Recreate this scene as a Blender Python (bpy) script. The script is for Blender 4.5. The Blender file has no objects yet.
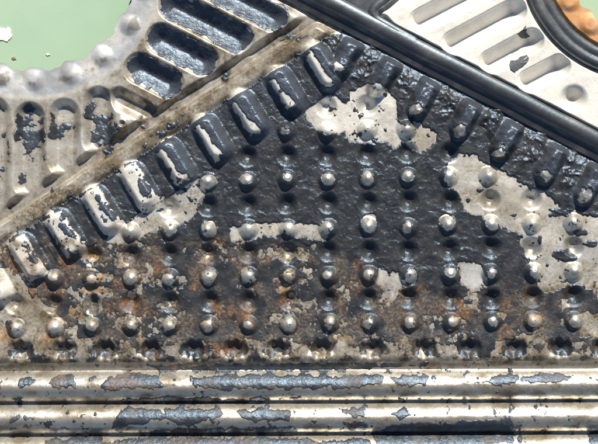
import bpy, math
import numpy as np

# ------------------------------------------------------------------ camera, sky, sun, exposure
scene = bpy.context.scene
COL = scene.collection
S = 0.0005                 # one plan unit = half a millimetre
W, HH = 598.0, 444.0       # plan area seen by the camera (units)
CAM_H = 1150.0             # camera height above the plate (units)

cam_d = bpy.data.cameras.new('camera')
cam = bpy.data.objects.new('camera', cam_d)
COL.objects.link(cam)
cam.location = (0, 0, CAM_H * S)
cam_d.sensor_fit = 'HORIZONTAL'
cam_d.sensor_width = 36.0
cam_d.lens = 36.0 * CAM_H / W
cam_d.clip_start = 0.01
cam_d.clip_end = 50.0
scene.camera = cam

SUN_EL, SUN_AZ = 37.0, 14.0          # azimuth from +Y towards +X
world = bpy.data.worlds.new('World'); scene.world = world
world.use_nodes = True
wn = world.node_tree.nodes; wl = world.node_tree.links
bg = wn['Background']
sky = wn.new('ShaderNodeTexSky'); sky.sky_type = 'NISHITA'; sky.sun_disc = False
sky.sun_elevation = math.radians(SUN_EL); sky.sun_rotation = math.radians(SUN_AZ)
wl.new(sky.outputs[0], bg.inputs[0]); bg.inputs[1].default_value = 0.05
sky.dust_density = 0.7; sky.air_density = 1.0; sky.ozone_density = 1.5
sun_d = bpy.data.lights.new('sun', 'SUN'); sun_d.energy = 5.0; sun_d.angle = math.radians(0.53)
sun_d.color = (1.0, 0.93, 0.80)
sun = bpy.data.objects.new('sun', sun_d); COL.objects.link(sun)
sun.rotation_euler = (-math.radians(90 - SUN_EL), 0, -math.radians(SUN_AZ))
sun.location = (0, 0.6, 0.6)
scene.view_settings.view_transform = 'Standard'
scene.view_settings.look = 'None'
scene.view_settings.gamma = 1.0
scene.view_settings.exposure = 0.66
scene.render.engine = 'CYCLES'
scene.cycles.max_bounces = 8
scene.cycles.glossy_bounces = 4
scene.cycles.diffuse_bounces = 4
scene.cycles.sample_clamp_indirect = 4.0

rng = np.random.default_rng(11)

# ------------------------------------------------------------------ numeric helpers
def ss(a, b, x):
    t = np.clip((x - a) / (b - a), 0, 1)
    return t * t * (3 - 2 * t)

_T = np.random.default_rng(5).random((512, 512))
def vnoise(x, y, seed=0):
    x = x + seed * 37.7; y = y + seed * 91.3
    xi = np.floor(x).astype(int); yi = np.floor(y).astype(int)
    fx = x - xi; fy = y - yi
    fx = fx * fx * fx * (fx * (fx * 6 - 15) + 10); fy = fy * fy * fy * (fy * (fy * 6 - 15) + 10)
    g = lambda a, b: _T[(a + seed * 17) % 512, (b + seed * 29) % 512]
    return ((g(xi, yi) * (1 - fx) + g(xi + 1, yi) * fx) * (1 - fy)
            + (g(xi, yi + 1) * (1 - fx) + g(xi + 1, yi + 1) * fx) * fy)

def fbm(x, y, s, o=4, seed=0):
    """about -1..1, feature size s"""
    a = 0.0; amp = 1.0; tot = 0.0
    c, sn = math.cos(0.6), math.sin(0.6)
    px, py = x / s, y / s
    for k in range(o):
        a = a + amp * (vnoise(px, py, seed + k) * 2 - 1)
        tot += amp; amp *= 0.55
        px, py = (px * c - py * sn) * 2.03, (px * sn + py * c) * 2.03
    return a / tot * 1.6

def ridged(x, y, s, o=3, seed=0):
    a = 0.0; amp = 1.0; tot = 0.0
    px, py = x / s, y / s
    for k in range(o):
        a = a + amp * (1 - np.abs(vnoise(px, py, seed + k) * 2 - 1) * 2)
        tot += amp; amp *= 0.5
        px, py = px * 2.1 + 3.1, py * 2.1 - 1.7
    return a / tot

def sd_poly(x, y, pts):
    """signed distance, negative inside"""
    p = np.array(pts, float); n = len(p)
    d = np.full(x.shape, 1e18); ins = np.zeros(x.shape, bool)
    for i in range(n):
        ax, ay = p[i]; bx, by = p[(i + 1) % n]
        ex, ey = bx - ax, by - ay
        wx, wy = x - ax, y - ay
        t = np.clip((wx * ex + wy * ey) / (ex * ex + ey * ey), 0, 1)
        d = np.minimum(d, (wx - ex * t) ** 2 + (wy - ey * t) ** 2)
        c = ((ay > y) != (by > y))
        if ey != 0:
            ins ^= c & (x < ex * (y - ay) / ey + ax)
    d = np.sqrt(d)
    return np.where(ins, -d, d)

def sd_cap(x, y, a, b, r):
    ex, ey = b[0] - a[0], b[1] - a[1]
    wx, wy = x - a[0], y - a[1]
    t = np.clip((wx * ex + wy * ey) / (ex * ex + ey * ey), 0, 1)
    return np.sqrt((wx - ex * t) ** 2 + (wy - ey * t) ** 2) - r

# ------------------------------------------------------------------ plan of the plate (units, x right, y down)
U1 = np.array([0.844, -0.536]); N1 = np.array([0.536, 0.844]); O1 = np.array([12.0, 211.0])   # bare gasket groove
U2 = np.array([0.889, 0.458]); N2 = np.array([-0.458, 0.889]); O2 = np.array([448.0, 64.5])   # groove with gasket
def D1(x, y): return (x - O1[0]) * N1[0] + (y - O1[1]) * N1[1]
def D2(x, y): return (x - O2[0]) * N2[0] + (y - O2[1]) * N2[1]
C1, R1 = (33.0, -32.0), 102.0          # port on the left
C2, R2 = (640.0, -40.0), 73.5          # port on the right
RIM_A = [-54.5, -35.0, -15.5, 1.0, 19.7, 38.3, 59.5, 79.0]      # swages round the left port, degrees from straight down
def hole1(x, y):
    th = np.degrees(np.arctan2(x - C1[0], y - C1[1]))
    return np.hypot(x - C1[0], y - C1[1]) - (R1 - 2.3 * np.cos((th - 1.0) / 19.4 * 2 * np.pi) + 0.8 * np.sin(th * .9))
def hole2(x, y):
    th = np.degrees(np.arctan2(x - C2[0], y - C2[1]))
    return np.hypot(x - C2[0], y - C2[1]) - (R2 + 2.0 * np.cos(th / 17.0 * 2 * np.pi + .6))

def fieldpt(i, j):
    return (208 + 39.4 * i + 0.12 * i * i + 0.6 * j, 182 - 0.9 * i + j * (47.8 + 0.13 * i))
bumps, dips = [], []
for i in range(-7, 12):
    for j2 in range(-5, 7):
        j = j2 / 2
        x, y = fieldpt(i, j)
        x += rng.normal(0, .5); y += rng.normal(0, .5)
        if D1(x, y) < 70 or D2(x, y) < 69 or y > 335 or x < -38 or x > 636: continue
        (bumps if j2 % 2 == 0 else dips).append((x, y))
pillows_l = [(29 + 37 * k - (0.3 * k), 257.5 - 24 * k + .2 * k) for k in range(-1, 9)]
tips = [(377, 90), (416, 111), (458, 132), (499, 153), (543, 177), (583, 198), (624, 219), (340, 69)]
pillows_r = [(x + 9, y - 17) for x, y in tips]
AX_L = np.array([0.52, 0.854]); AX_R = np.array([-0.47, 0.883])
pockets = [-22, 21, 65, 106, 151, 193, 235, 277, 321, 372, 424, 469, 514, 560, 604]
# slots of the distribution areas: (a, b, half width)
slots_a = []; slots_v = []
for k in range(-1, 4):
    c = -109.5 + 35.6 * k if k >= 0 else -145.0
    u = np.array([0.89, 0.456]); n = np.array([-0.456, 0.89])
    p0 = n * (c + 0.0)
    # start on circle r=150 around C1, end at d1=-22
    ts = np.linspace(-50, 400, 1800)
    px = p0[0] + u[0] * ts; py = p0[1] + u[1] * ts
    ok = (np.hypot(px - C1[0], py - C1[1]) > 147) & (D1(px, py) < -24) & (px > C1[0])
    if ok.sum() > 30:
        slots_a.append(((px[ok][0], py[ok][0]), (px[ok][-1], py[ok][-1]), 17.6))
for cx, yb in ((-39, 222), (-5, 203), (30.5, 184), (65, 162), (99, 140)):
    yt = C1[1] + math.sqrt(max(0, 148 ** 2 - (cx - C1[0]) ** 2)) + 2
    slots_v.append(((cx, yt), (cx, yb), 16.5))
slots_v.append(((119, 99), (147, 113), 12.5))
slots_b = [((384, 2), (470, -41), 13.5), ((421, 21.5), (503, -21), 13.5), ((453, 44), (514, 11), 13.5),
           ((491, 62.5), (531, 41), 13.5), ((528.5, 82), (558, 66.5), 13.0)]
dips_b = [(573, 99), (612, 118)]
TILT = lambda x: (x - 300) * -0.0042
RIDGES = [(370.5, 402.5), (402.5, 434.5), (434.5, 468), (468, 502)]

def slot_prof(sd, r):
    t = np.clip(-sd / r, 0, 1)
    return (1 - np.sqrt((1 - t) ** 2 + .018)) / (1 - math.sqrt(.018)) * ss(0, .16, t)

def Hbase(x, y):
    d1 = D1(x, y) + fbm(x, y, 30, 2, 3) * .8
    d2 = D2(x, y) + fbm(x, y, 40, 2, 4) * .5
    r1 = np.hypot(x - C1[0], y - C1[1]); r2 = np.hypot(x - C2[0], y - C2[1])
    # left distribution area
    z = 4.0 + fbm(x, y, 60, 2, 8) * .4
    ring = 1 - ss(126, 136, r1)
    z = z * (1 - ring) + ring * (2.0 + 1.2 * ss(108, 124, r1))
    cutz = np.zeros(x.shape)
    for a, b, r in slots_a:
        cutz = np.maximum(cutz, 11.5 * slot_prof(sd_cap(x, y, a, b, r), r))
    for a, b, r in slots_v:
        cutz = np.maximum(cutz, 8.5 * ss(0.5, -9.5, sd_cap(x, y, a, b, r)))
    z = z - cutz
    for a in RIM_A:
        ar = math.radians(a)
        q = np.hypot(x - (C1[0] + 113 * math.sin(ar)), y - (C1[1] + 113 * math.cos(ar)))
        z = z + 3.6 * ss(12.5, 1.0, q)
    qb = np.hypot(x - 123, y - 124); z = z + 4 * ss(9, 2, qb) - 4 * ss(4, 1, qb)
    # bare groove, then rail, then field
    z = z + (-4.5 - z) * ss(-11, -4, d1)
    z = z + (4.2 - z) * ss(2, 8.5, d1)
    z = z + (0.0 - z) * ss(17, 25, d1)
    # dimpled field
    for px, py in bumps:
        m = (np.abs(x - px) < 12) & (np.abs(y - py) < 12)
        q = np.hypot(x[m] - px, y[m] - py)
        z[m] += 7.8 * (1 - np.clip(q / 10.5, 0, 1) ** 2.2) ** 1.5
    for px, py in dips:
        m = (np.abs(x - px) < 14) & (np.abs(y - py) < 14)
        q = np.hypot(x[m] - px, y[m] - py)
        z[m] -= 7.0 * ss(12.0, 1.5, q)
    for (cx, cy) in pillows_l:
        sd = sd_cap(x, y, (cx - AX_L[0] * 13, cy - AX_L[1] * 13), (cx + AX_L[0] * 13, cy + AX_L[1] * 13), 16)
        z = np.where((d1 > 10), z + 11.5 * ss(0.5, -11.0, sd), z)
    for (cx, cy) in pillows_r:
        sd = sd_cap(x, y, (cx - AX_R[0] * 16, cy - AX_R[1] * 16), (cx + AX_R[0] * 16, cy + AX_R[1] * 16), 13)
        z = z + (12.5 + fbm(x, y, 14, 3, 33) * 1.2) * ss(0, -9.5, sd + fbm(x, y, 12, 3, 34) * 1.0)
    # lower flange with pockets
    yt = y - TILT(x)
    z = z + (1.6 - z) * ss(326, 346, yt) * 0.85
    for px in pockets:
        qx = (x - px) / 16.5; qy = (yt - (350 - 0.5)) / 11.5
        q = np.sqrt(qx * qx + qy * qy)
        z = z - 8.0 * ss(1.05 + .12 * np.sin(x * .7), .15, q)
    z = z + (-4.5 - z) * ss(355, 368, yt)
    for a, b in RIDGES:
        t = np.clip((yt - a) / (b - a), 0, 1)
        prof = -5.5 + 14.0 * np.sin(np.pi * t) ** 0.8
        z = np.where((yt >= a) & (yt < b), prof, z)
    z = np.where(yt >= RIDGES[-1][1], -4.5, z)
    # groove that holds the gasket, then the clean distribution area
    z = z + (-4.0 - z) * ss(29, 19, d2)
    zb = 3.5 + fbm(x, y, 80, 2, 21) * .35
    for a, b, r in slots_b:
        zb = zb - 15.0 * slot_prof(sd_cap(x, y, a, b, r), r)
    for px, py in dips_b:
        q = np.hypot(x - px, y - py)
        zb = zb - 12 * ss(15.5, 1, q)
    ringg = ss(123, 119, r2)
    zb = zb + (-3.5 - zb) * ringg
    zb = zb + (2.0 - zb) * ss(97, 93, r2)
    for a in np.arange(-170, 170, 22.0):
        ar = math.radians(a)
        q = np.hypot(x - (C2[0] + 82 * math.sin(ar)), y - (C2[1] + 82 * math.cos(ar)))
        zb = zb + 3.0 * ss(13, 5, q) * ss(98, 92, r2)
    # web of the gasket needs its bed too
    webd = sd_poly(x, y, WEB_BED)
    zb = zb + (-4.0 - zb) * ss(4, 0, webd)
    z = z + (zb - z) * ss(-9, -11.5, d2)
    # dents of the sheet
    z = z + fbm(x, y, 26, 3, 30) * .35
    return z

WEB_BED = [(240, -60), (420, -60), (396, -8), (383, 6), (380, 14), (392, 27), (410, 37), (404, 46), (300, -2)]

# ------------------------------------------------------------------ fields on one regular grid
STEP = 0.75
M = 42
gx = np.arange(-M, W + M + STEP, STEP); gy = np.arange(-M, HH + M + STEP, STEP)
X, Y = np.meshgrid(gx, gy)
NYv, NXv = X.shape
# snap the grid to the port edges
def quad_c(A): return 0.25 * (A[:-1, :-1] + A[1:, :-1] + A[:-1, 1:] + A[1:, 1:])
cut = np.zeros((NYv - 1, NXv - 1), bool)
for hf, C in ((hole1, C1), (hole2, C2)):
    rem = hf(quad_c(X), quad_c(Y)) < 0
    cut |= rem
    tv = np.zeros(X.shape, bool); kv = np.zeros(X.shape, bool)
    for (sy, sx) in ((slice(0, -1), slice(0, -1)), (slice(1, None), slice(0, -1)), (slice(0, -1), slice(1, None)), (slice(1, None), slice(1, None))):
        tv[sy, sx] |= rem; kv[sy, sx] |= ~rem
    b = tv & kv
    for _ in range(2):
        h = hf(X[b], Y[b]); r = np.hypot(X[b] - C[0], Y[b] - C[1])
        X[b] -= h * (X[b] - C[0]) / r; Y[b] -= h * (Y[b] - C[1]) / r
Z = Hbase(X, Y)
d1 = D1(X, Y); d2 = D2(X, Y)
r1 = np.hypot(X - C1[0], Y - C1[1]); r2 = np.hypot(X - C2[0], Y - C2[1])
YT = Y - TILT(X)
nE = fbm(X, Y, 9, 4, 40)            # ragged edges
nM = fbm(X, Y, 22, 4, 50)
nL = fbm(X, Y, 60, 3, 60)
nF = fbm(X, Y, 5, 3, 70)
nV = fbm(X, Y, 2.6, 2, 75)

# ------------------------------------------------------------------ fouling: thickness of the crust (units), negative = bare
BARE = [
 [(306,112),(312,104),(322,98),(336,97),(347,105),(351,92),(366,85),(380,85),(392,94),(398,108),(398,122),(404,128),(414,121),(428,128),(437,134),(436,142),(428,148),(416,150),(402,142),(396,149),(388,141),(366,144),(350,142),(345,131),(333,136),(318,130),(308,119)],
 [(449,188),(445,172),(453,163),(458,154),(468,152),(483,161),(500,169),(516,179),(530,188),(547,194),(560,208),(575,212),(588,216),(660,224),(660,300),(598,298),(590,292),(584,286),(570,285),(558,290),(544,294),(537,284),(530,272),(525,254),(522,237),(510,230),(499,224),(482,217),(471,214),(463,206),(459,194)],
 [(459,263),(483,263),(487,283),(473,291),(460,281)],
 [(380,269),(397,273),(402,280),(407,285),(397,289),(392,302),(382,308),(376,304),(385,290),(377,282)],
 [(230,229),(257,223),(301,223),(328,228),(333,234),(322,240),(298,238),(281,234),(240,241),(232,240)],
 [(165,194),(178,183),(192,177),(202,186),(200,202),(188,216),(172,224),(150,230),(128,240),(112,238),(112,230),(128,222),(145,212),(152,203)],
 [(-60,262),(8,268),(20,280),(36,285),(40,300),(62,318),(66,345),(-60,352)],
 [(70,243),(90,244),(100,256),(92,262),(76,256)],
 [(311,52),(318,56),(322,64),(332,68),(336,74),(322,72),(314,64)],
 [(574,316),(590,312),(640,316),(640,340),(580,338)],
]
bare = np.full(X.shape, 1e9)
for k, poly in enumerate(BARE):
    bare = np.minimum(bare, sd_poly(X, Y, poly) - (3.5 if k == 5 else 0))
tar = ss(66, 40, d2 + nM * 9) * (d2 > 8)                    # thick tar beside the gasket
mixz = ss(232, 246, Y + nE * 6 + ss(300, 420, X) * -48)     # mottled scale low in the field
field = (d1 > 20) & (d2 > 9) & (YT < 362)
th = np.full(X.shape, -3.0)
edge = np.minimum.reduce([(d1 - 24) + nE * 5, (d2 - 16.0) + nE * 2.5 + nF * 1.5, (358 - YT) * .8 + nE * 3])
edge = np.minimum(edge, bare + nE * 2.0 + nF * 1.3 + nV * .7)
core = np.clip(edge * 0.8, -3, .7)
th = np.where(field, core, th)
# mottled low zone: broken crust
nS = fbm(X, Y, 13, 5, 55)
mot = nS * 1.9 + nF * 1.1 + nV * .5 + nL * .7 + 1.15 + 0.3 * ss(330, 420, X)
th = np.where(field, np.minimum(th, np.where(mixz > 0.02, (np.minimum(mot * .6, .28) * mixz + (1 - mixz) * 2.0), 9)), th)
th = np.where(field & (YT > 316), np.minimum(th, 9 * (1 - ss(332, 342, YT + nM * 7 + nE * 4)) + (nS + nE * .9) * 1.8 + 1.5 - 2.4 * ss(-3, 2.0, Z)), th)
# wear on swage crests
def local(cx, cy, ax):
    s = (X - cx) * ax[0] + (Y - cy) * ax[1]
    t = (X - cx) * ax[1] - (Y - cy) * ax[0]
    return s, t
for k, (px, py) in enumerate(bumps):
    m = (np.abs(X - px) < 14) & (np.abs(Y - py) < 14)
    ox, oy = rng.normal(0, 1.2), rng.normal(-1, 1.2)
    rad = rng.uniform(3.8, 7.6)
    q = np.hypot(X[m] - px - ox, (Y[m] - py - oy) * rng.uniform(.8, 1.15)) + nE[m] * 1.5 + nF[m] * .5
    th[m] = np.minimum(th[m], (q - rad) * .8)
for k, (cx, cy) in enumerate(pillows_l):
    s, t = local(cx, cy, AX_L)
    near = (np.abs(s) < 34) & (np.abs(t) < 22) & (d1 > 14)
    if k <= 4:
        w = np.maximum(np.abs(t + 1.0 + nE * 1.5) - 11.0, np.abs(s) - 23 + nE * 2)
        w2 = np.hypot((s + 3 - 2 * k) / 11, (t - 5) / 4.5) - 1 + nE * .7 + nF * .3
        w = np.maximum(w, -w2 * 5)
    else:
        w = np.maximum(np.abs(t + 6.0 - .12 * s + nM * 1.2) - 3.2 - 2.2 * ss(4, 15, s) + nE * 1.7 + nF * .7, np.abs(s - 2) - 18 + nE * 4)
    th = np.where(near, np.minimum(th, w * .7), th)
    if k > 1:                                     # crust hangs on between and over the swages
        th = np.where(near & (w > 1.5) & (d1 > 23) & (d1 < 72), np.maximum(th, np.minimum(.9, (w - 1.5) * .5) - 2.0 * (nE > .55)), th)
for k, (tx, ty) in enumerate(tips):
    q = np.hypot((X - tx), (Y - ty) * 1.1) + nE * 4 + nF * 1.5
    th = np.minimum(th, (q - rng.uniform(4.5, 7.5)) * .7)
# islands of crust inside bare patches
isl = [(-25, 330, 7, 5), (10, 326, 4, 5), (33, 292, 4, 6), (566, 256, 12, 5), (580, 232, 6, 3), (560, 212, 10, 4), (468, 200, 2, 2),
       (423, 118, 6, 5), (540, 240, 2, 6), (590, 244, 7, 3), (100, 250, 4, 3), (480, 190, 3, 2)]
for (ix, iy, a, b) in isl:
    q = np.hypot((X - ix) / a, (Y - iy) / b) + nE * .5
    th = np.maximum(th, np.clip((1 - q) * 2.2, -3, .7))
th = np.where(field, np.maximum(th, np.minimum((nV * .55 + nF * .8 + nE * .5 - .92 + .25 * nL) * 1.6, .35)), th)   # crumbs left on the bare metal
# wrinkles and thickness
wr = ridged(X + nM * 6, Y * 1.0 + nM * 4, 11, 3, 80)
body = np.clip(th, 0, .7) / .7 * (1 - .4 * mixz)
calm = np.zeros(X.shape)
for (cx, cy) in pillows_l: calm = np.maximum(calm, ss(4, -2, sd_cap(X, Y, (cx - AX_L[0] * 13, cy - AX_L[1] * 13), (cx + AX_L[0] * 13, cy + AX_L[1] * 13), 16)))
for (cx, cy) in pillows_r: calm = np.maximum(calm, ss(4, -2, sd_cap(X, Y, (cx - AX_R[0] * 16, cy - AX_R[1] * 16), (cx + AX_R[0] * 16, cy + AX_R[1] * 16), 13)))
wr = wr * (1 - .65 * calm)
th = th + body * (0.35 + wr * .42 + nF * .22 * (1 - .5 * calm))
th = th + tar * body * (1 - .75 * calm) * np.maximum(0, (.6 + 2.0 * fbm(X, Y, 13, 4, 90) + 1.2 * ridged(X, Y, 7, 2, 95)))
# crust on the slots of the left distribution area
slot_sd = np.full(X.shape, 50.0)
for a, b, r in slots_a + slots_v:
    slot_sd = np.minimum(slot_sd, sd_cap(X, Y, a, b, r))
upper = X * .5 - Y * .0 > 62 + (Y - 60) * .25
f_up = np.minimum(-slot_sd - 3.0 + nE * 2.2, 1.2) * .7
f_lo = np.minimum((-slot_sd - 6.0 + nE * 3.5 + nM * 4 + nF * 1.5) * .6, (nM * 1.4 + nE * 1.0) * 1.6 - 1.65)
f_lo = np.where(X > 84, f_lo + .55, f_lo)
f_lo = np.maximum(f_lo, np.minimum(sd_poly(X, Y, [(88, 118), (112, 112), (120, 126), (118, 142), (100, 152), (90, 142)]) * -.35, 1) + nS * 1.8 + nF * .9 - 1.0)
lft = (d1 < -6) & (d2 > 9) & (r1 > 126)
th = np.where(lft, np.where(upper, f_up + (nE + nM) * .4 - .1, f_lo) * 1.0, th)
th = np.where(lft & (th > 0), np.minimum(th, .8) + np.clip(th, 0, .8) * (wr * .35 + nF * .25), th)
# crust on the groove and rail of the left side: crumbs only
gr = (d1 >= -6) & (d1 <= 20) & (d2 > 9)
th = np.where(gr, (nE * 1.3 + nM * .8) - 1.05 + .5 * ss(4, -4, np.abs(d1)) , th)
# dark patches on the long lower ridges: crust, and strips along flanks and valleys
RID = [
 [(19,386),(22,378),(30,377),(35,380),(28,384),(24,387)],
 [(52,381),(58,375),(72,374),(77,380),(78,392),(73,386),(60,387)],
 [(103,386),(108,376),(128,373),(160,375),(162,384),(150,388),(140,385),(112,389)],
 [(190,376),(300,374),(332,376),(330,384),(312,388),(300,386),(290,388),(270,386),(245,385),(228,389),(212,385),(196,387)],
 [(328,379),(352,375),(384,375),(380,382),(352,386),(332,389)],
 [(390,377),(406,374),(428,376),(424,383),(408,385),(394,382)],
 [(466,381),(488,378),(500,373),(516,376),(514,382),(496,383),(474,383)],
 [(522,378),(540,373),(572,375),(566,380),(546,382),(528,381)],
 [(9,422),(13,416),(22,413),(22,418),(14,423)],
 [(48,421),(52,418),(56,424),(49,425)],
 [(112,428),(118,414),(130,407),(160,409),(168,416),(156,420),(144,423),(130,422),(122,430)],
 [(164,408),(196,410),(222,408),(228,414),(208,418),(190,424),(170,420)],
 [(236,411),(258,408),(292,409),(288,417),(262,420),(244,417)],
 [(338,408),(366,406),(364,416),(352,416)],
 [(392,412),(404,407),(410,414),(400,418)],
 [(344,420),(366,419),(368,428),(350,430)],
 [(372,434),(388,424),(410,420),(440,422),(470,420),(492,418),(508,416),(516,423),(512,441),(440,446),(376,446)],
 [(588,434),(600,428),(660,428),(660,446),(592,450)],
 [(46,440),(100,436),(104,442),(150,438),(300,437),(340,441),(372,438),(372,452),(46,452)],
 [(150,430),(230,427),(296,426),(300,433),(220,436),(150,436)],  # shadow on the lower ridge flank, drawn as a strip of crust
 [(150,366),(330,362),(420,366),(330,372),(160,371)],  # dark strip along the flank below the pockets
 [(120,400),(165,397),(250,399),(300,397),(240,404),(130,404)],  # dark strip along the valley between two ridges
]
rid = np.full(X.shape, 1e9)
for poly in RID: rid = np.minimum(rid, sd_poly(X, Y, poly))
low = YT >= 362
th = np.where(low, np.clip(-(rid - .5 + nE * 2.4 + nF * 1.1 + nV * .5) * .6, -3, .55), th)
th = np.where(low & (th > 0), th + np.clip(th, 0, 1) * (nF * .3 + wr * .3), th)
crumb = fbm(X, Y, 7, 3, 120)
th = np.where(low, np.maximum(th, (crumb - .83 + .10 * nL) * 3.0), th)
# clean side: no crust
th = np.where(d2 < 9.2, -3.0, th)
th = np.where((r1 < 130) & (d1 < -6), np.minimum(th, -1.0), th)

# ------------------------------------------------------------------ masks for the materials
rust = np.clip(ss(.15, .9, fbm(X, Y, 24, 5, 130)) * mixz * field * ss(346, 336, YT) * .8, 0, 1)
scale = np.clip(field * mixz * (.7 + .4 * nE), 0, 1)       # tan scale film
scale = np.maximum(scale, field * .55 * ss(-.2, .6, fbm(X, Y, 14, 3, 140)) * (Y > 165))
for px, py in bumps:
    m = (np.abs(X - px) < 9) & (np.abs(Y - py) < 9)
    scale[m] *= 1 - .8 * ss(8, 4, np.hypot(X[m] - px, Y[m] - py) + nE[m] * 2)
rim = ss(134, 126, r1) * (d1 < 0)
film = np.clip((d1 < 22) * ss(124, 134, r1) * (d2 > 9) * (0.72 + .5 * nM + .5 * nE - .5 * ss(112, 40, X)), 0, 1)
film = np.maximum(film, .9 * ss(12, 4, np.abs(d1 + 2)) * (d2 > 9) * (r1 > 132) * (.8 + .3 * nE))  # browner along the floor of the empty groove
film = np.where(low, np.clip(.28 + ss(.0, .75, fbm(X, Y * 2.2, 24, 4, 150)) * .6 + .5 * ss(360, 366, YT) * ss(372, 367, YT), 0, 1), film)  # brown stain; flank shade painted in as a darker band above the ridges
film = np.where((YT > 336) & (YT < 362), np.clip(.45 + .5 * nM + .4 * nE, 0, 1), film)
for a in RIM_A:
    ar = math.radians(a)
    ur, ut = math.sin(ar), math.cos(ar)
    dx, dy = X - (C1[0] + 117 * ur), Y - (C1[1] + 117 * ut)
    q = np.hypot((dx * ur + dy * ut) / 5.0, (dx * ut - dy * ur) / 9.5) + nE * .9 + nF * .6
    film = np.maximum(film, .75 * ss(1.25, .35, q))  # darker patch on the outer side of each rim bump
film = np.maximum(film, rim * .3 * ss(.25, .8, nM))
for poly, a in (([(468, 190), (488, 182), (505, 188), (532, 198), (536, 214), (505, 217), (480, 208)], .5), ([(402, 128), (414, 122), (437, 134), (430, 147), (412, 148)], .5),
                ([(540, 196), (562, 210), (590, 216), (590, 228), (556, 222), (540, 208)], .4)):
    film = np.maximum(film, a * ss(3, -3, sd_poly(X, Y, poly) + nE * 4))
bluefilm = np.maximum.reduce([ss(-.5, -2.5, sd_poly(X, Y, BARE[k]) + nF) for k in (2, 3)])
film = np.maximum(film, field * mixz * np.clip(.42 + .75 * nS + .3 * nE, 0, .9) * ss(352, 340, YT))
for px, py in bumps:
    m = (np.abs(X - px) < 9) & (np.abs(Y - py) < 9)
    film[m] *= 1 - .8 * ss(8.5, 4.5, np.hypot(X[m] - px, Y[m] - py) + nE[m] * 1.5)
orange = ss(99, 96, r2)
tanbar = (d1 > 4) & (d1 < 22)
pickled = ((d2 < -9) & (r2 > 119)) * (.92 + .1 * nM)
polish = low * 1.0
for px, py in bumps + dips + tips:
    m = (np.abs(X - px) < 14) & (np.abs(Y - py) < 14)
    polish[m] = np.maximum(polish[m], .75 * ss(12.5, 8, np.hypot(X[m] - px, Y[m] - py)))
for (cx, cy) in pillows_l:                      # rubbed crests: clean pale metal
    q = sd_cap(X, Y, (cx - AX_L[0] * 13, cy - AX_L[1] * 13), (cx + AX_L[0] * 13, cy + AX_L[1] * 13), 16)
    pickled = np.maximum(pickled, .55 * ss(2, -3, q))
    for arr in (scale, rust): arr *= 1 - .7 * ss(2, -3, q)
pickled = np.maximum(pickled, (.25 + .35 * nM) * ss(2, -2, sd_poly(X, Y, BARE[0])) * (X < 402))
pickled = np.maximum(pickled, (.05 + .35 * nM) * ss(2, -2, sd_poly(X, Y, BARE[1])))
pickled = np.maximum(pickled, (.1 + .3 * nM) * ss(2, -2, np.minimum(sd_poly(X, Y, BARE[4]), sd_poly(X, Y, BARE[5]))))
EXTRA = np.clip(np.stack([np.maximum(rim * (.85 + .3 * nM), bluefilm * .62), pickled, polish, np.ones_like(rim)], -1), 0, 1)

# ------------------------------------------------------------------ materials
def new_mat(name):
    m = bpy.data.materials.new(name); m.use_nodes = True
    nt = m.node_tree; b = nt.nodes['Principled BSDF']
    return m, nt, b
def nd(nt, t, **kw):
    n = nt.nodes.new(t)
    for k, v in kw.items(): setattr(n, k, v)
    return n
def noise(nt, scale, detail=6, rough=.6, coords=None, dist=0.0):
    n = nd(nt, 'ShaderNodeTexNoise'); n.inputs['Scale'].default_value = scale
    n.inputs['Detail'].default_value = detail; n.inputs['Roughness'].default_value = rough
    n.inputs['Distortion'].default_value = dist
    if coords is not None: nt.links.new(coords, n.inputs['Vector'])
    return n.outputs['Fac']
def ramp(nt, fac, stops):
    r = nd(nt, 'ShaderNodeValToRGB'); e = r.color_ramp.elements
    while len(e) < len(stops): e.new(0.5)
    for q, (p, c) in zip(e, stops):
        q.position = p; q.color = c if len(c) == 4 else (*c, 1)
    nt.links.new(fac, r.inputs[0]); return r.outputs[0]
def mix(nt, fac, a, b):
    m = nd(nt, 'ShaderNodeMix', data_type='RGBA')
    for inp, v in ((m.inputs[0], fac), (m.inputs[6], a), (m.inputs[7], b)):
        if hasattr(v, 'links'): nt.links.new(v, inp)
        elif isinstance(v, tuple): inp.default_value = (*v, 1)
        else: inp.default_value = v
    return m.outputs[2]
def math_(nt, op, a, b=0.0, clamp=False):
    m = nd(nt, 'ShaderNodeMath', operation=op); m.use_clamp = clamp
    for inp, v in ((m.inputs[0], a), (m.inputs[1], b)):
        if hasattr(v, 'links'): nt.links.new(v, inp)
        else: inp.default_value = v
    return m.outputs[0]
def bump(nt, b, height, strength, dist):
    n = nd(nt, 'ShaderNodeBump'); n.inputs['Strength'].default_value = strength; n.inputs['Distance'].default_value = dist
    nt.links.new(height, n.inputs['Height']); nt.links.new(n.outputs[0], b.inputs['Normal'])
def coords(nt):
    return nd(nt, 'ShaderNodeNewGeometry').outputs['Position']

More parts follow.
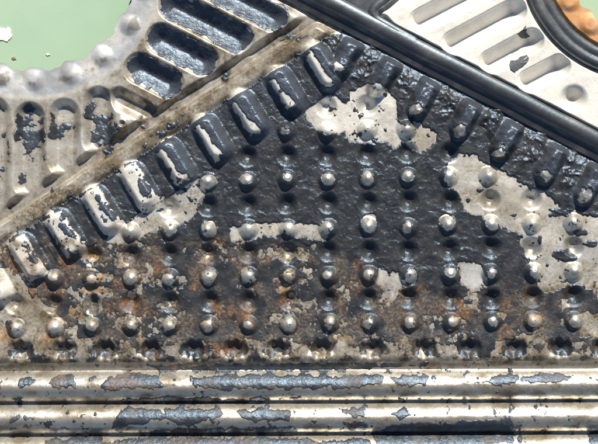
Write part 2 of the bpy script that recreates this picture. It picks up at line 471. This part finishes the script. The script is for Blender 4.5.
def mat_steel():
    m, nt, b = new_mat('stained_stainless_steel')
    P = coords(nt)
    at = nd(nt, 'ShaderNodeAttribute', attribute_name='stain'); sep = nd(nt, 'ShaderNodeSeparateColor')
    nt.links.new(at.outputs['Color'], sep.inputs[0])
    R, G, B = sep.outputs; A = at.outputs['Alpha']
    n1 = noise(nt, 90, 8, .65, P); n2 = noise(nt, 420, 6, .65, P); n3 = noise(nt, 1500, 3, .6, P); n4 = noise(nt, 800, 7, .75, P)
    base = ramp(nt, n1, [(0.28, (.54, .485, .39)), (.5, (.74, .705, .63)), (.7, (.80, .775, .72))])
    spk = ramp(nt, n2, [(.5, (0, 0, 0)), (.66, (1, 1, 1))])
    tan = ramp(nt, n2, [(.32, (.020, .015, .009)), (.5, (.095, .075, .046)), (.66, (.27, .225, .155))])
    tanf = math_(nt, 'MULTIPLY', A, math_(nt, 'ADD', .62, math_(nt, 'MULTIPLY', ramp(nt, n4, [(.40, (0, 0, 0)), (.58, (1, 1, 1))]), .6)), True)
    c = mix(nt, tanf, base, tan)
    filmc = ramp(nt, n2, [(.3, (.022, .017, .011)), (.5, (.065, .049, .031)), (.7, (.21, .165, .115))])
    fm = math_(nt, 'MULTIPLY', G, math_(nt, 'ADD', .8, spk, True), True)
    pale = ramp(nt, n1, [(.3, (.62, .60, .55)), (.52, (.73, .715, .68)), (.7, (.78, .77, .74))])
    pale = mix(nt, math_(nt, 'MULTIPLY', spk, .10), pale, (.40, .32, .22))
    ex = nd(nt, 'ShaderNodeAttribute', attribute_name='extra'); sx = nd(nt, 'ShaderNodeSeparateColor')
    nt.links.new(ex.outputs['Color'], sx.inputs[0])
    OX, PK, MT = sx.outputs
    ox = ramp(nt, n1, [(.3, (.24, .245, .255)), (.5, (.31, .335, .375)), (.7, (.40, .43, .48))])
    c = mix(nt, OX, c, ox)
    c = mix(nt, PK, c, pale)
    c = mix(nt, fm, c, filmc)
    pit = ramp(nt, n4, [(.535, (0, 0, 0)), (.63, (1, 1, 1))])
    zone = ramp(nt, noise(nt, 55, 5, .6, P), [(.40, (.15, .15, .15)), (.62, (1, 1, 1))])
    zone = math_(nt, 'MULTIPLY', zone, math_(nt, 'SUBTRACT', 1.0, math_(nt, 'MULTIPLY', math_(nt, 'MAXIMUM', PK, OX), .8)))
    c = mix(nt, math_(nt, 'MULTIPLY', math_(nt, 'MULTIPLY', pit, zone), .75), c, (.12, .09, .055))
    grime = ramp(nt, noise(nt, 190, 9, .72, P, .6), [(.42, (0, 0, 0)), (.68, (1, 1, 1))])
    c = mix(nt, math_(nt, 'MULTIPLY', math_(nt, 'MULTIPLY', grime, zone), .5), c, (.26, .205, .13))
    rc = ramp(nt, n2, [(.3, (.085, .038, .012)), (.5, (.24, .115, .034)), (.7, (.42, .24, .085))])
    orc = ramp(nt, n1, [(.3, (.40, .18, .06)), (.55, (.52, .25, .085)), (.75, (.58, .32, .14))])
    rc = mix(nt, B, rc, orc)
    c = mix(nt, R, c, rc)
    nt.links.new(c, b.inputs['Base Color'])
    met = math_(nt, 'SUBTRACT', .72, math_(nt, 'ADD', math_(nt, 'MULTIPLY', A, .5), math_(nt, 'ADD', math_(nt, 'SUBTRACT', math_(nt, 'MULTIPLY', math_(nt, 'ADD', OX, PK), .6), math_(nt, 'MULTIPLY', MT, .2)), math_(nt, 'ADD', R, math_(nt, 'MULTIPLY', G, .5)))), True)
    nt.links.new(met, b.inputs['Metallic'])
    ro = math_(nt, 'ADD', math_(nt, 'SUBTRACT', .25, math_(nt, 'MULTIPLY', MT, .08)), math_(nt, 'ADD', math_(nt, 'MULTIPLY', n2, .26), math_(nt, 'MULTIPLY', math_(nt, 'MAXIMUM', math_(nt, 'MAXIMUM', B, OX), R), .25)), True)
    nt.links.new(ro, b.inputs['Roughness'])
    h = math_(nt, 'ADD', n2, math_(nt, 'MULTIPLY', n3, .35))
    bump(nt, b, h, .35, .0004)
    return m

def mat_crust():
    m, nt, b = new_mat('black_fouling_crust')
    P = coords(nt)
    at = nd(nt, 'ShaderNodeAttribute', attribute_name='stain'); sep = nd(nt, 'ShaderNodeSeparateColor')
    nt.links.new(at.outputs['Color'], sep.inputs[0])
    R, G, B = sep.outputs
    n1 = noise(nt, 160, 8, .65, P); n2 = noise(nt, 700, 6, .7, P); n3 = noise(nt, 420, 5, .6, P, 1.2)
    c = ramp(nt, n1, [(.3, (.016, .0165, .017)), (.5, (.030, .031, .032)), (.7, (.058, .056, .052))])
    br = ramp(nt, n2, [(.3, (.018, .014, .010)), (.5, (.060, .042, .026)), (.68, (.22, .16, .09))])
    c = mix(nt, G, c, br)
    rc = ramp(nt, n2, [(.32, (.026, .015, .008)), (.5, (.115, .056, .018)), (.68, (.28, .145, .045))])
    c = mix(nt, R, c, rc)
    shf = math_(nt, 'MULTIPLY', B, ramp(nt, n2, [(.30, (.35, .35, .35)), (.55, (1, 1, 1))]))
    c = mix(nt, shf, c, (.105, .125, .165))  # reflected sky put into the base colour as blue-grey
    nt.links.new(c, b.inputs['Base Color'])
    nt.links.new(math_(nt, 'MULTIPLY', shf, .6), b.inputs['Metallic'])
    ro = math_(nt, 'ADD', math_(nt, 'ADD', .17, math_(nt, 'MULTIPLY', n2, .2)), math_(nt, 'MULTIPLY', math_(nt, 'MAXIMUM', R, G), .35), True)
    nt.links.new(ro, b.inputs['Roughness'])
    b.inputs['IOR'].default_value = 1.7
    b.inputs['Specular Tint'].default_value = (.52, .72, 1.0, 1)  # blue tint stands in for reflected sky
    h = math_(nt, 'ADD', n3, math_(nt, 'MULTIPLY', n2, .6))
    bump(nt, b, h, .5, .0006)
    return m

def mat_rubber():
    m, nt, b = new_mat('black_rubber')
    P = coords(nt)
    n1 = noise(nt, 60, 6, .6, P); n2 = noise(nt, 600, 5, .7, P)
    c = ramp(nt, n1, [(.3, (.020, .020, .021)), (.52, (.042, .042, .043)), (.68, (.11, .102, .09))])
    b.inputs['IOR'].default_value = 1.9
    b.inputs['Specular Tint'].default_value = (.66, .82, 1.0, 1)
    nt.links.new(c, b.inputs['Base Color'])
    nt.links.new(math_(nt, 'ADD', .27, math_(nt, 'MULTIPLY', n2, .25)), b.inputs['Roughness'])
    bump(nt, b, n2, .25, .0004)
    return m

def mat_green():
    m, nt, b = new_mat('pale_green_paint')
    P = coords(nt)
    n1 = noise(nt, 14, 5, .55, P); n2 = noise(nt, 500, 4, .7, P)
    c = ramp(nt, n1, [(.3, (.27, .40, .29)), (.55, (.32, .45, .33)), (.75, (.35, .46, .32))])
    sp = ramp(nt, n2, [(.66, (0, 0, 0)), (.72, (1, 1, 1))])
    c = mix(nt, math_(nt, 'MULTIPLY', sp, .25), c, (.30, .36, .26))
    nt.links.new(c, b.inputs['Base Color'])
    b.inputs['Roughness'].default_value = .6
    bump(nt, b, n2, .1, .0003)
    return m

def mat_plain(name, c1, c2, ro, sc=500):
    m, nt, b = new_mat(name); P = coords(nt)
    n = noise(nt, sc, 5, .65, P)
    nt.links.new(ramp(nt, n, [(.3, c1), (.7, c2)]), b.inputs['Base Color'])
    b.inputs['Roughness'].default_value = ro
    bump(nt, b, n, .4, .0005)
    return m

STEEL, CRUST, RUBBER, GREEN = mat_steel(), mat_crust(), mat_rubber(), mat_green()

# ------------------------------------------------------------------ turning the grid into objects
def wpos(x, y, z):
    return np.stack([(x - W / 2) * S, (HH / 2 - y) * S, z * S], -1)

def grid_normals(Zg):
    zy = np.gradient(Zg, axis=0) / STEP; zx = np.gradient(Zg, axis=1) / STEP
    n = np.stack([-zx, zy, np.ones_like(zx)], -1)
    return n / np.linalg.norm(n, axis=-1, keepdims=True)

def mesh_from_quads(name, qmask, Zg, Ng, stain, mat, parent, origin=None):
    qi, qj = np.nonzero(qmask)
    if len(qi) == 0: return None
    a = qi * NXv + qj
    quads = np.stack([a, a + NXv, a + NXv + 1, a + 1], -1)
    used, inv = np.unique(quads.ravel(), return_inverse=True)
    co = wpos(X.ravel()[used], Y.ravel()[used], Zg.ravel()[used])
    if origin is None: origin = (0, 0, 0)
    co = co - np.array(origin)
    me = bpy.data.meshes.new(name)
    nq = len(qi)
    me.vertices.add(len(used)); me.loops.add(nq * 4); me.polygons.add(nq)
    me.vertices.foreach_set('co', co.ravel().astype(np.float32))
    me.loops.foreach_set('vertex_index', inv.astype(np.int32).ravel())
    me.polygons.foreach_set('loop_start', (np.arange(nq) * 4).astype(np.int32))
    me.update(calc_edges=True)
    me.polygons.foreach_set('use_smooth', np.ones(nq, bool))
    at = me.attributes.new('stain', 'FLOAT_COLOR', 'POINT')
    at.data.foreach_set('color', stain.reshape(-1, 4)[used].astype(np.float32).ravel())
    at = me.attributes.new('extra', 'FLOAT_COLOR', 'POINT')
    at.data.foreach_set('color', EXTRA.reshape(-1, 4)[used].astype(np.float32).ravel())
    me.normals_split_custom_set_from_vertices(Ng.reshape(-1, 3)[used].tolist())
    me.materials.append(mat)
    o = bpy.data.objects.new(name, me); COL.objects.link(o)
    o.parent = parent; o.location = origin
    return o

def tag(o, label=None, cat=None, group=None, kind=None):
    if label: o['label'] = label
    if cat: o['category'] = cat
    if group: o['group'] = group
    if kind: o['kind'] = kind
    return o

plate = bpy.data.objects.new('heat_exchanger_plate', None); COL.objects.link(plate)
tag(plate, 'stamped steel heat exchanger plate with rows of dimples, crusted with black fouling', 'plate')

QX, QY = quad_c(X), quad_c(Y)
pid = np.zeros(QX.shape, int); kinds = {0: ('sheet', None)}
def region(name, mask, label=None):
    k = len(kinds); kinds[k] = (name, label); pid[mask] = k
qd1, qd2 = D1(QX, QY), D2(QX, QY); qyt = QY - TILT(QX)
qr1 = np.hypot(QX - C1[0], QY - C1[1]); qr2 = np.hypot(QX - C2[0], QY - C2[1])
leftside = (qd1 < -4) & (qd2 > 11)
region('gasket_groove', (qd1 >= -11) & (qd1 < 3) & (qd2 > 11) & (qyt < 356))
region('groove_rail', (qd1 >= 3) & (qd1 < 24) & (qd2 > 11) & (qyt < 356), 'tan stained raised rail beside the empty gasket groove')
region('port_rim', (qr1 < 131) & leftside, 'pale oxidised rim of the left port')
region('port_rim', (qr2 < 95), 'orange rust-stained rim of the right port')
for a, b, r in slots_a + slots_v:
    region('channel', (sd_cap(QX, QY, a, b, r) < 0) & (qd1 < -6) & (qd2 > 11) & (qr1 > 128))
for a, b, r in slots_b:
    region('channel', (sd_cap(QX, QY, a, b, r) < 0) & (qd2 < -11) & (qr2 > 121))
for px, py in dips_b: region('hollow', np.hypot(QX - px, QY - py) < 15)
region('boss', np.hypot(QX - 123, QY - 124) < 9)
for a in RIM_A:
    ar = math.radians(a)
    region('rim_bump', (np.hypot(QX - (C1[0] + 113 * math.sin(ar)), QY - (C1[1] + 113 * math.cos(ar))) < 11) & leftside)
for cx, cy in pillows_l:
    sd = sd_cap(QX, QY, (cx - AX_L[0] * 13, cy - AX_L[1] * 13), (cx + AX_L[0] * 13, cy + AX_L[1] * 13), 16)
    region('rib', (sd < 0) & (qd1 > 17) & (qd2 > 24) & (qyt < 333))
for cx, cy in pillows_r:
    sd = sd_cap(QX, QY, (cx - AX_R[0] * 16, cy - AX_R[1] * 16), (cx + AX_R[0] * 16, cy + AX_R[1] * 16), 13)
    region('rib', (sd < 0) & (qd2 > 14) & (qd1 > 24))
for px, py in bumps: region('raised_dimple', np.hypot(QX - px, QY - py) < 10.5)
for px, py in dips: region('sunken_dimple', np.hypot(QX - px, QY - py) < 11)
for px in pockets: region('pocket', (((QX - px) / 14.5) ** 2 + ((qyt - 349.5) / 10.8) ** 2 < 1))
for a, b in RIDGES[:3]: region('edge_ridge', (qyt >= a) & (qyt < b))

NZ = grid_normals(Z)
stain_p = np.stack([np.maximum(rust * .8, orange * (.9 + .15 * nE)), np.clip(film, 0, 1), orange,
                    np.clip(np.maximum(scale, tanbar * (.75 + .4 * nM)), 0, 1)], -1)
TH = np.clip(th, -3, 6)
ZD = Z + TH
ND = grid_normals(Z + np.clip(TH, -.8, 9))
brown = np.clip(np.maximum(mixz * field * ss(-.4, .8, fbm(X, Y, 17, 4, 160)), low * ss(-.2, .5, fbm(X, Y, 20, 3, 165)) * .8), 0, 1)
brown = np.maximum(brown, tar * .18 * ss(0, .6, fbm(X, Y, 12, 3, 170)))
rust_d = np.clip(mixz * field * ss(.3, 1.0, fbm(X, Y, 22, 5, 180)) + low * (Y < 395) * (X < 200) * ss(.0, .5, nM) * .7, 0, 1)
sky_sheen = np.zeros_like(rust_d)  # sky reflection on ribs, channels and ridges, painted as bluish crust colour
for (cx, cy), AXp, hl, rr in [(p, AX_L, 13, 16) for p in pillows_l] + [(p, AX_R, 16, 13) for p in pillows_r]:
    sd = sd_cap(X, Y, (cx - AXp[0] * hl, cy - AXp[1] * hl), (cx + AXp[0] * hl, cy + AXp[1] * hl), rr)
    sky_sheen = np.maximum(sky_sheen, ss(2, -8, sd + nE * 4 + nM * 6 + nF * 2) * (.95 if rr == 16 else .8))
sky_sheen *= (1 - mixz)
sky_sheen = np.maximum(sky_sheen, lft * ss(1.0, -8, slot_sd + nE * 4 + nM * 5) * .5)
sky_sheen = np.maximum(sky_sheen, low * ss(-.3, .4, nM + nL) * .3)
stain_d = np.stack([rust_d, brown * (1 - sky_sheen), np.clip(sky_sheen * (.85 + .3 * nE), 0, 1), np.ones_like(rust_d)], -1)

dq = np.maximum.reduce([TH[:-1, :-1], TH[1:, :-1], TH[:-1, 1:], TH[1:, 1:]]) > 0
dq &= ~cut
owner = {}
for k, (nm, lab) in kinds.items():
    m = (pid == k) & ~cut
    if m.sum() < 12: continue
    org = None
    if k and nm not in ('gasket_groove', 'groove_rail', 'edge_ridge'):
        ii, jj = np.nonzero(m)
        org = tuple(wpos(QX[m].mean(), QY[m].mean(), 0.0))
    o = mesh_from_quads(nm, m, Z, NZ, stain_p, STEEL, plate, org)
    if lab: o['label'] = lab
    owner[k] = o
# crust lying on single swages belongs to that swage
done = np.zeros(dq.shape, bool)
for k, (nm, lab) in kinds.items():
    if nm in ('raised_dimple', 'sunken_dimple', 'rib', 'pocket', 'channel', 'boss') and k in owner:
        m = dq & (pid == k)
        if m.sum() > 8:
            o = mesh_from_quads('crust', m, ZD, ND, stain_d, CRUST, owner[k], None)
            o.matrix_parent_inverse = owner[k].matrix_basis.inverted()
            done |= m
rest = dq & ~done
# connected patches of the remaining crust
lab = np.zeros(rest.shape, int); comps = []
flat = rest.ravel(); lf = lab.ravel(); nx = rest.shape[1]; nt_ = rest.size
for s0 in np.flatnonzero(flat):
    if lf[s0]: continue
    cid = len(comps) + 1; stack = [s0]; lf[s0] = cid; cells = []
    while stack:
        p = stack.pop(); cells.append(p)
        for q in (p - 1, p + 1, p - nx, p + nx):
            if 0 <= q < nt_ and flat[q] and not lf[q]:
                lf[q] = cid; stack.append(q)
    comps.append(cells)
comps.sort(key=len, reverse=True)
specks = np.zeros(rest.size, bool)
for k, cells in enumerate(comps):
    if k < 140 and len(cells) > 90:
        m = np.zeros(rest.size, bool); m[cells] = True
        o = mesh_from_quads('crust_patch', m.reshape(rest.shape), ZD, ND, stain_d, CRUST, plate)
        if k == 0: o['label'] = 'main sheet of wrinkled black fouling crust'
    else:
        specks[cells] = True
o = mesh_from_quads('crust_specks', specks.reshape(rest.shape), ZD, ND, stain_d, CRUST, plate)
if o: tag(o, kind='stuff')

# cut edges of the two ports (thickness of the sheet)
def port_edge(C, hf, R, a0, a1):
    th_ = np.radians(np.arange(a0, a1, .4))
    rr = np.full(th_.shape, R)
    for _ in range(3):
        x = C[0] + rr * np.sin(th_); y = C[1] + rr * np.cos(th_)
        rr = rr - hf(x, y)
    x = C[0] + rr * np.sin(th_); y = C[1] + rr * np.cos(th_)
    keep = (x > -M) & (x < W + M) & (y > -M + 1) & (y < HH + M)
    x, y, th_ = x[keep], y[keep], th_[keep]
    z = Hbase(x.copy(), y.copy())
    v = []; f = []
    n = len(x)
    for k, dz, dr in ((0, .05, -.05), (1, -2.2, .2), (2, -2.2, 6.0)):
        v += wpos(x + dr * np.sin(th_), y + dr * np.cos(th_), z + dz).tolist()
    for r in range(2):
        for i in range(n - 1):
            f.append((r * n + i, r * n + i + 1, (r + 1) * n + i + 1, (r + 1) * n + i))
    me = bpy.data.meshes.new('port_edge'); me.from_pydata(v, [], f); me.update()
    me.materials.append(STEEL)
    o = bpy.data.objects.new('port_edge', me); COL.objects.link(o); o.parent = plate
port_edge(C1, hole1, R1, -89, 110)
port_edge(C2, hole2, R2, -120, 30)

# ------------------------------------------------------------------ gaskets
def sweep(name, pts, prof, mat, parent, close=False):
    """prof: (across, z) pairs; pts: plan polyline"""
    p = np.array(pts, float)
    t = np.gradient(p, axis=0); t /= np.linalg.norm(t, axis=1, keepdims=True)
    nrm = np.stack([-t[:, 1], t[:, 0]], -1)
    v = []; f = []; k = len(prof)
    for i in range(len(p)):
        wob = 0.25 * math.sin(i * .37) + .2 * math.sin(i * .13 + 1)
        for (a, z) in prof:
            q = p[i] + nrm[i] * (a + wob * .5)
            v.append(wpos(q[0], q[1], z + .15 * math.sin(i * .21 + a)).tolist())
    for i in range(len(p) - 1):
        for j in range(k):
            a, b = i * k + j, i * k + (j + 1) % k
            f.append((a, b, b + k, a + k))
    f.append(tuple(range(k))); f.append(tuple(reversed(range((len(p) - 1) * k, len(p) * k))))
    me = bpy.data.meshes.new(name); me.from_pydata(v, [], f); me.update()
    me.materials.append(mat)
    me.polygons.foreach_set('use_smooth', np.ones(len(f), bool))
    me.set_sharp_from_angle(angle=math.radians(50))
    o = bpy.data.objects.new(name, me); COL.objects.link(o); o.parent = parent
    return o

def resample(ctrl, n):
    """Catmull-Rom through control points"""
    c = [np.array(q, float) for q in ctrl]
    c = [2 * c[0] - c[1]] + c + [2 * c[-1] - c[-2]]
    out = []
    for i in range(1, len(c) - 2):
        for k in range(n):
            t = k / n; a, b, d, e = c[i - 1], c[i], c[i + 1], c[i + 2]
            out.append(.5 * ((2 * b) + (-a + d) * t + (2 * a - 5 * b + 4 * d - e) * t * t + (-a + 3 * b - 3 * d + e) * t ** 3))
    out.append(c[-2]); return out

gasket = bpy.data.objects.new('rubber_gasket', None); COL.objects.link(gasket)
tag(gasket, 'black rubber gasket strip running diagonally beside the clean white metal, with a forked web', 'gasket')
prof = [(-9.5, -4.0), (-9.3, 1.5), (-8.2, 4.0), (-6.0, 5.4), (-2.5, 6.2), (1.0, 6.2), (4.0, 5.2), (5.2, 4.2), (6.5, 4.0), (8.6, 2.6), (9.4, .6), (10.2, -.2), (16.5, -.4), (17.6, -1.2), (17.9, -4.0)]
line = [tuple(O2 + U2 * s) for s in np.linspace(-245, 235, 121)]
sweep('sealing_strip', line, prof, RUBBER, gasket)
branch = resample([(412, -42), (402, -22), (389, -4), (375, 8), (374, 17), (383, 24), (398, 32.5), (414, 42)], 12)
sweep('branch_strip', branch, [(-5.2, -3.6), (-5.0, 2.5), (-3.4, 4.6), (0, 5.4), (3.4, 4.6), (5.0, 2.5), (5.2, -3.6)], RUBBER, gasket)
def prism(name, poly, z0, z1, mat, parent, bevel=1.2):
    n = len(poly); c = np.mean(poly, axis=0)
    p = np.array(poly, float); inn = p + (c - p) / np.linalg.norm(c - p, axis=1, keepdims=True) * bevel
    v = wpos(p[:, 0], p[:, 1], np.full(n, z0)).tolist() + wpos(p[:, 0], p[:, 1], np.full(n, z1 - bevel * .6)).tolist() + wpos(inn[:, 0], inn[:, 1], np.full(n, z1)).tolist()
    f = []
    for r in range(2):
        for i in range(n):
            j = (i + 1) % n
            f.append((r * n + j, r * n + i, (r + 1) * n + i, (r + 1) * n + j)[::-1])
    f.append(tuple(range(2 * n, 3 * n))[::-1]); f.append(tuple(range(n)))
    me = bpy.data.meshes.new(name); me.from_pydata(v, [], f); me.update(); me.materials.append(mat)
    o = bpy.data.objects.new(name, me); COL.objects.link(o); o.parent = parent
    return o
web = prism('web', [(250, -45), (402, -45), (398, -24), (385, -4), (372, 7), (371, 18), (384, 27), (400, 35), (396, 40), (330, 8)], -4.1, 2.2, RUBBER, gasket)

ring = bpy.data.objects.new('ring_gasket', None); COL.objects.link(ring)
tag(ring, 'black rubber ring gasket around the orange rust-stained port', 'gasket')
arc = [(C2[0] + 107 * math.sin(math.radians(a)), C2[1] + 107 * math.cos(math.radians(a))) for a in np.arange(-92, 2, 1.2)]
sweep('ring_seal', arc, [(-11, -3.5), (-10.8, 1.5), (-9, 3.6), (-6, 4.6), (-3, 4.4), (-1.2, 3.7), (0, 3.7), (1.2, 4.4), (4, 5.4), (8, 4.6), (10.4, 2.0), (11, -3.5)], RUBBER, ring)

# ------------------------------------------------------------------ green surface under the ports
zt = float(min(Z.min(), -9.0)) - 1.0
b_ = prism('painted_bench', [(-360, -330), (960, -330), (960, 780), (-360, 780)], zt - 40, zt, GREEN, None, 0.5)
tag(b_, 'pale green painted surface seen through the ports', None, None, 'structure')

# ------------------------------------------------------------------ loose chips
def chip(name, pts, z, t, mat, label, cat, drape=False):
    p = np.array(pts, float); c = p.mean(0); n = len(p)
    big = []
    for i in range(n):
        a, b = p[i], p[(i + 1) % n]
        for k in range(3):
            q = a + (b - a) * k / 3
            big.append(q + rng.normal(0, .35, 2))
    p = np.array(big); n = len(p)
    inn = c + (p - c) * .6
    zz = (lambda q: Hbase(q[:, 0].copy(), q[:, 1].copy()) + .05) if drape else (lambda q: np.full(len(q), z))
    z = float(zz(c[None])[0])
    v = np.concatenate([wpos(p[:, 0], p[:, 1], zz(p)), wpos(p[:, 0], p[:, 1], zz(p) + t + rng.normal(0, .12, n)),
                        wpos(inn[:, 0], inn[:, 1], zz(inn) + t * 1.25 + rng.normal(0, .06, n)), wpos(c[:1], c[1:2], np.array([z + t * 1.3]))])
    f = [tuple(range(n))]
    for r in range(2):
        for i in range(n):
            j = (i + 1) % n
            f.append((r * n + i, (r + 1) * n + i, (r + 1) * n + j, r * n + j))
    for i in range(n): f.append((2 * n + i, 3 * n, 2 * n + (i + 1) % n))
    me = bpy.data.meshes.new(name); me.from_pydata(v.tolist(), [], f); me.update(); me.materials.append(mat)
    o = bpy.data.objects.new(name, me); COL.objects.link(o)
    return tag(o, label, cat)
FLAKE = mat_plain('grey_fouling_flake', (.06, .065, .075), (.12, .125, .14), .35, 700)
DARKF = mat_plain('dark_fouling_flake', (.03, .027, .024), (.08, .07, .06), .45, 700)
WHITE = mat_plain('white_paint_chip', (.66, .66, .63), (.8, .8, .78), .6)
RUSTC = mat_plain('brown_chip', (.16, .11, .06), (.3, .22, .12), .7)
chip('fouling_flake', [(509, 66), (511, 60), (516, 60), (520, 57), (527, 55), (528, 60), (524, 65), (518, 69), (514, 72), (510, 70)], 3.4, .9, FLAKE,
     'blue-grey flake of fouling lying between two channels of the clean metal', 'flake', True)
chip('fouling_flake', [(518, 35), (522, 30), (525, 26), (526, 32), (531, 36), (526, 37.5), (521, 37)], 1.2, 1.0, DARKF,
     'small dark triangular flake at the upper end of a channel', 'flake', True)
chip('paint_chip', [(-7, 27), (-2, 25), (3, 26.5), (5, 25), (8.5, 27.5), (8, 31), (9.5, 35), (6.5, 37), (4.5, 39.5), (-1, 38), (-6, 39)], zt, .9, WHITE,
     'white chip on the green surface at the left edge of the picture', 'chip')
chip('paint_chip', [(43, 52), (46, 51.5), (47, 53.5), (44.5, 54.5)], zt, .7, WHITE,
     'tiny white chip near the middle of the green port opening', 'chip')
chip('brown_chip', [(8, 56), (11, 55), (13, 57), (10, 58.5)], zt, .7, RUSTC,
     'small brown crumb on the green surface near the port rim', 'crumb')
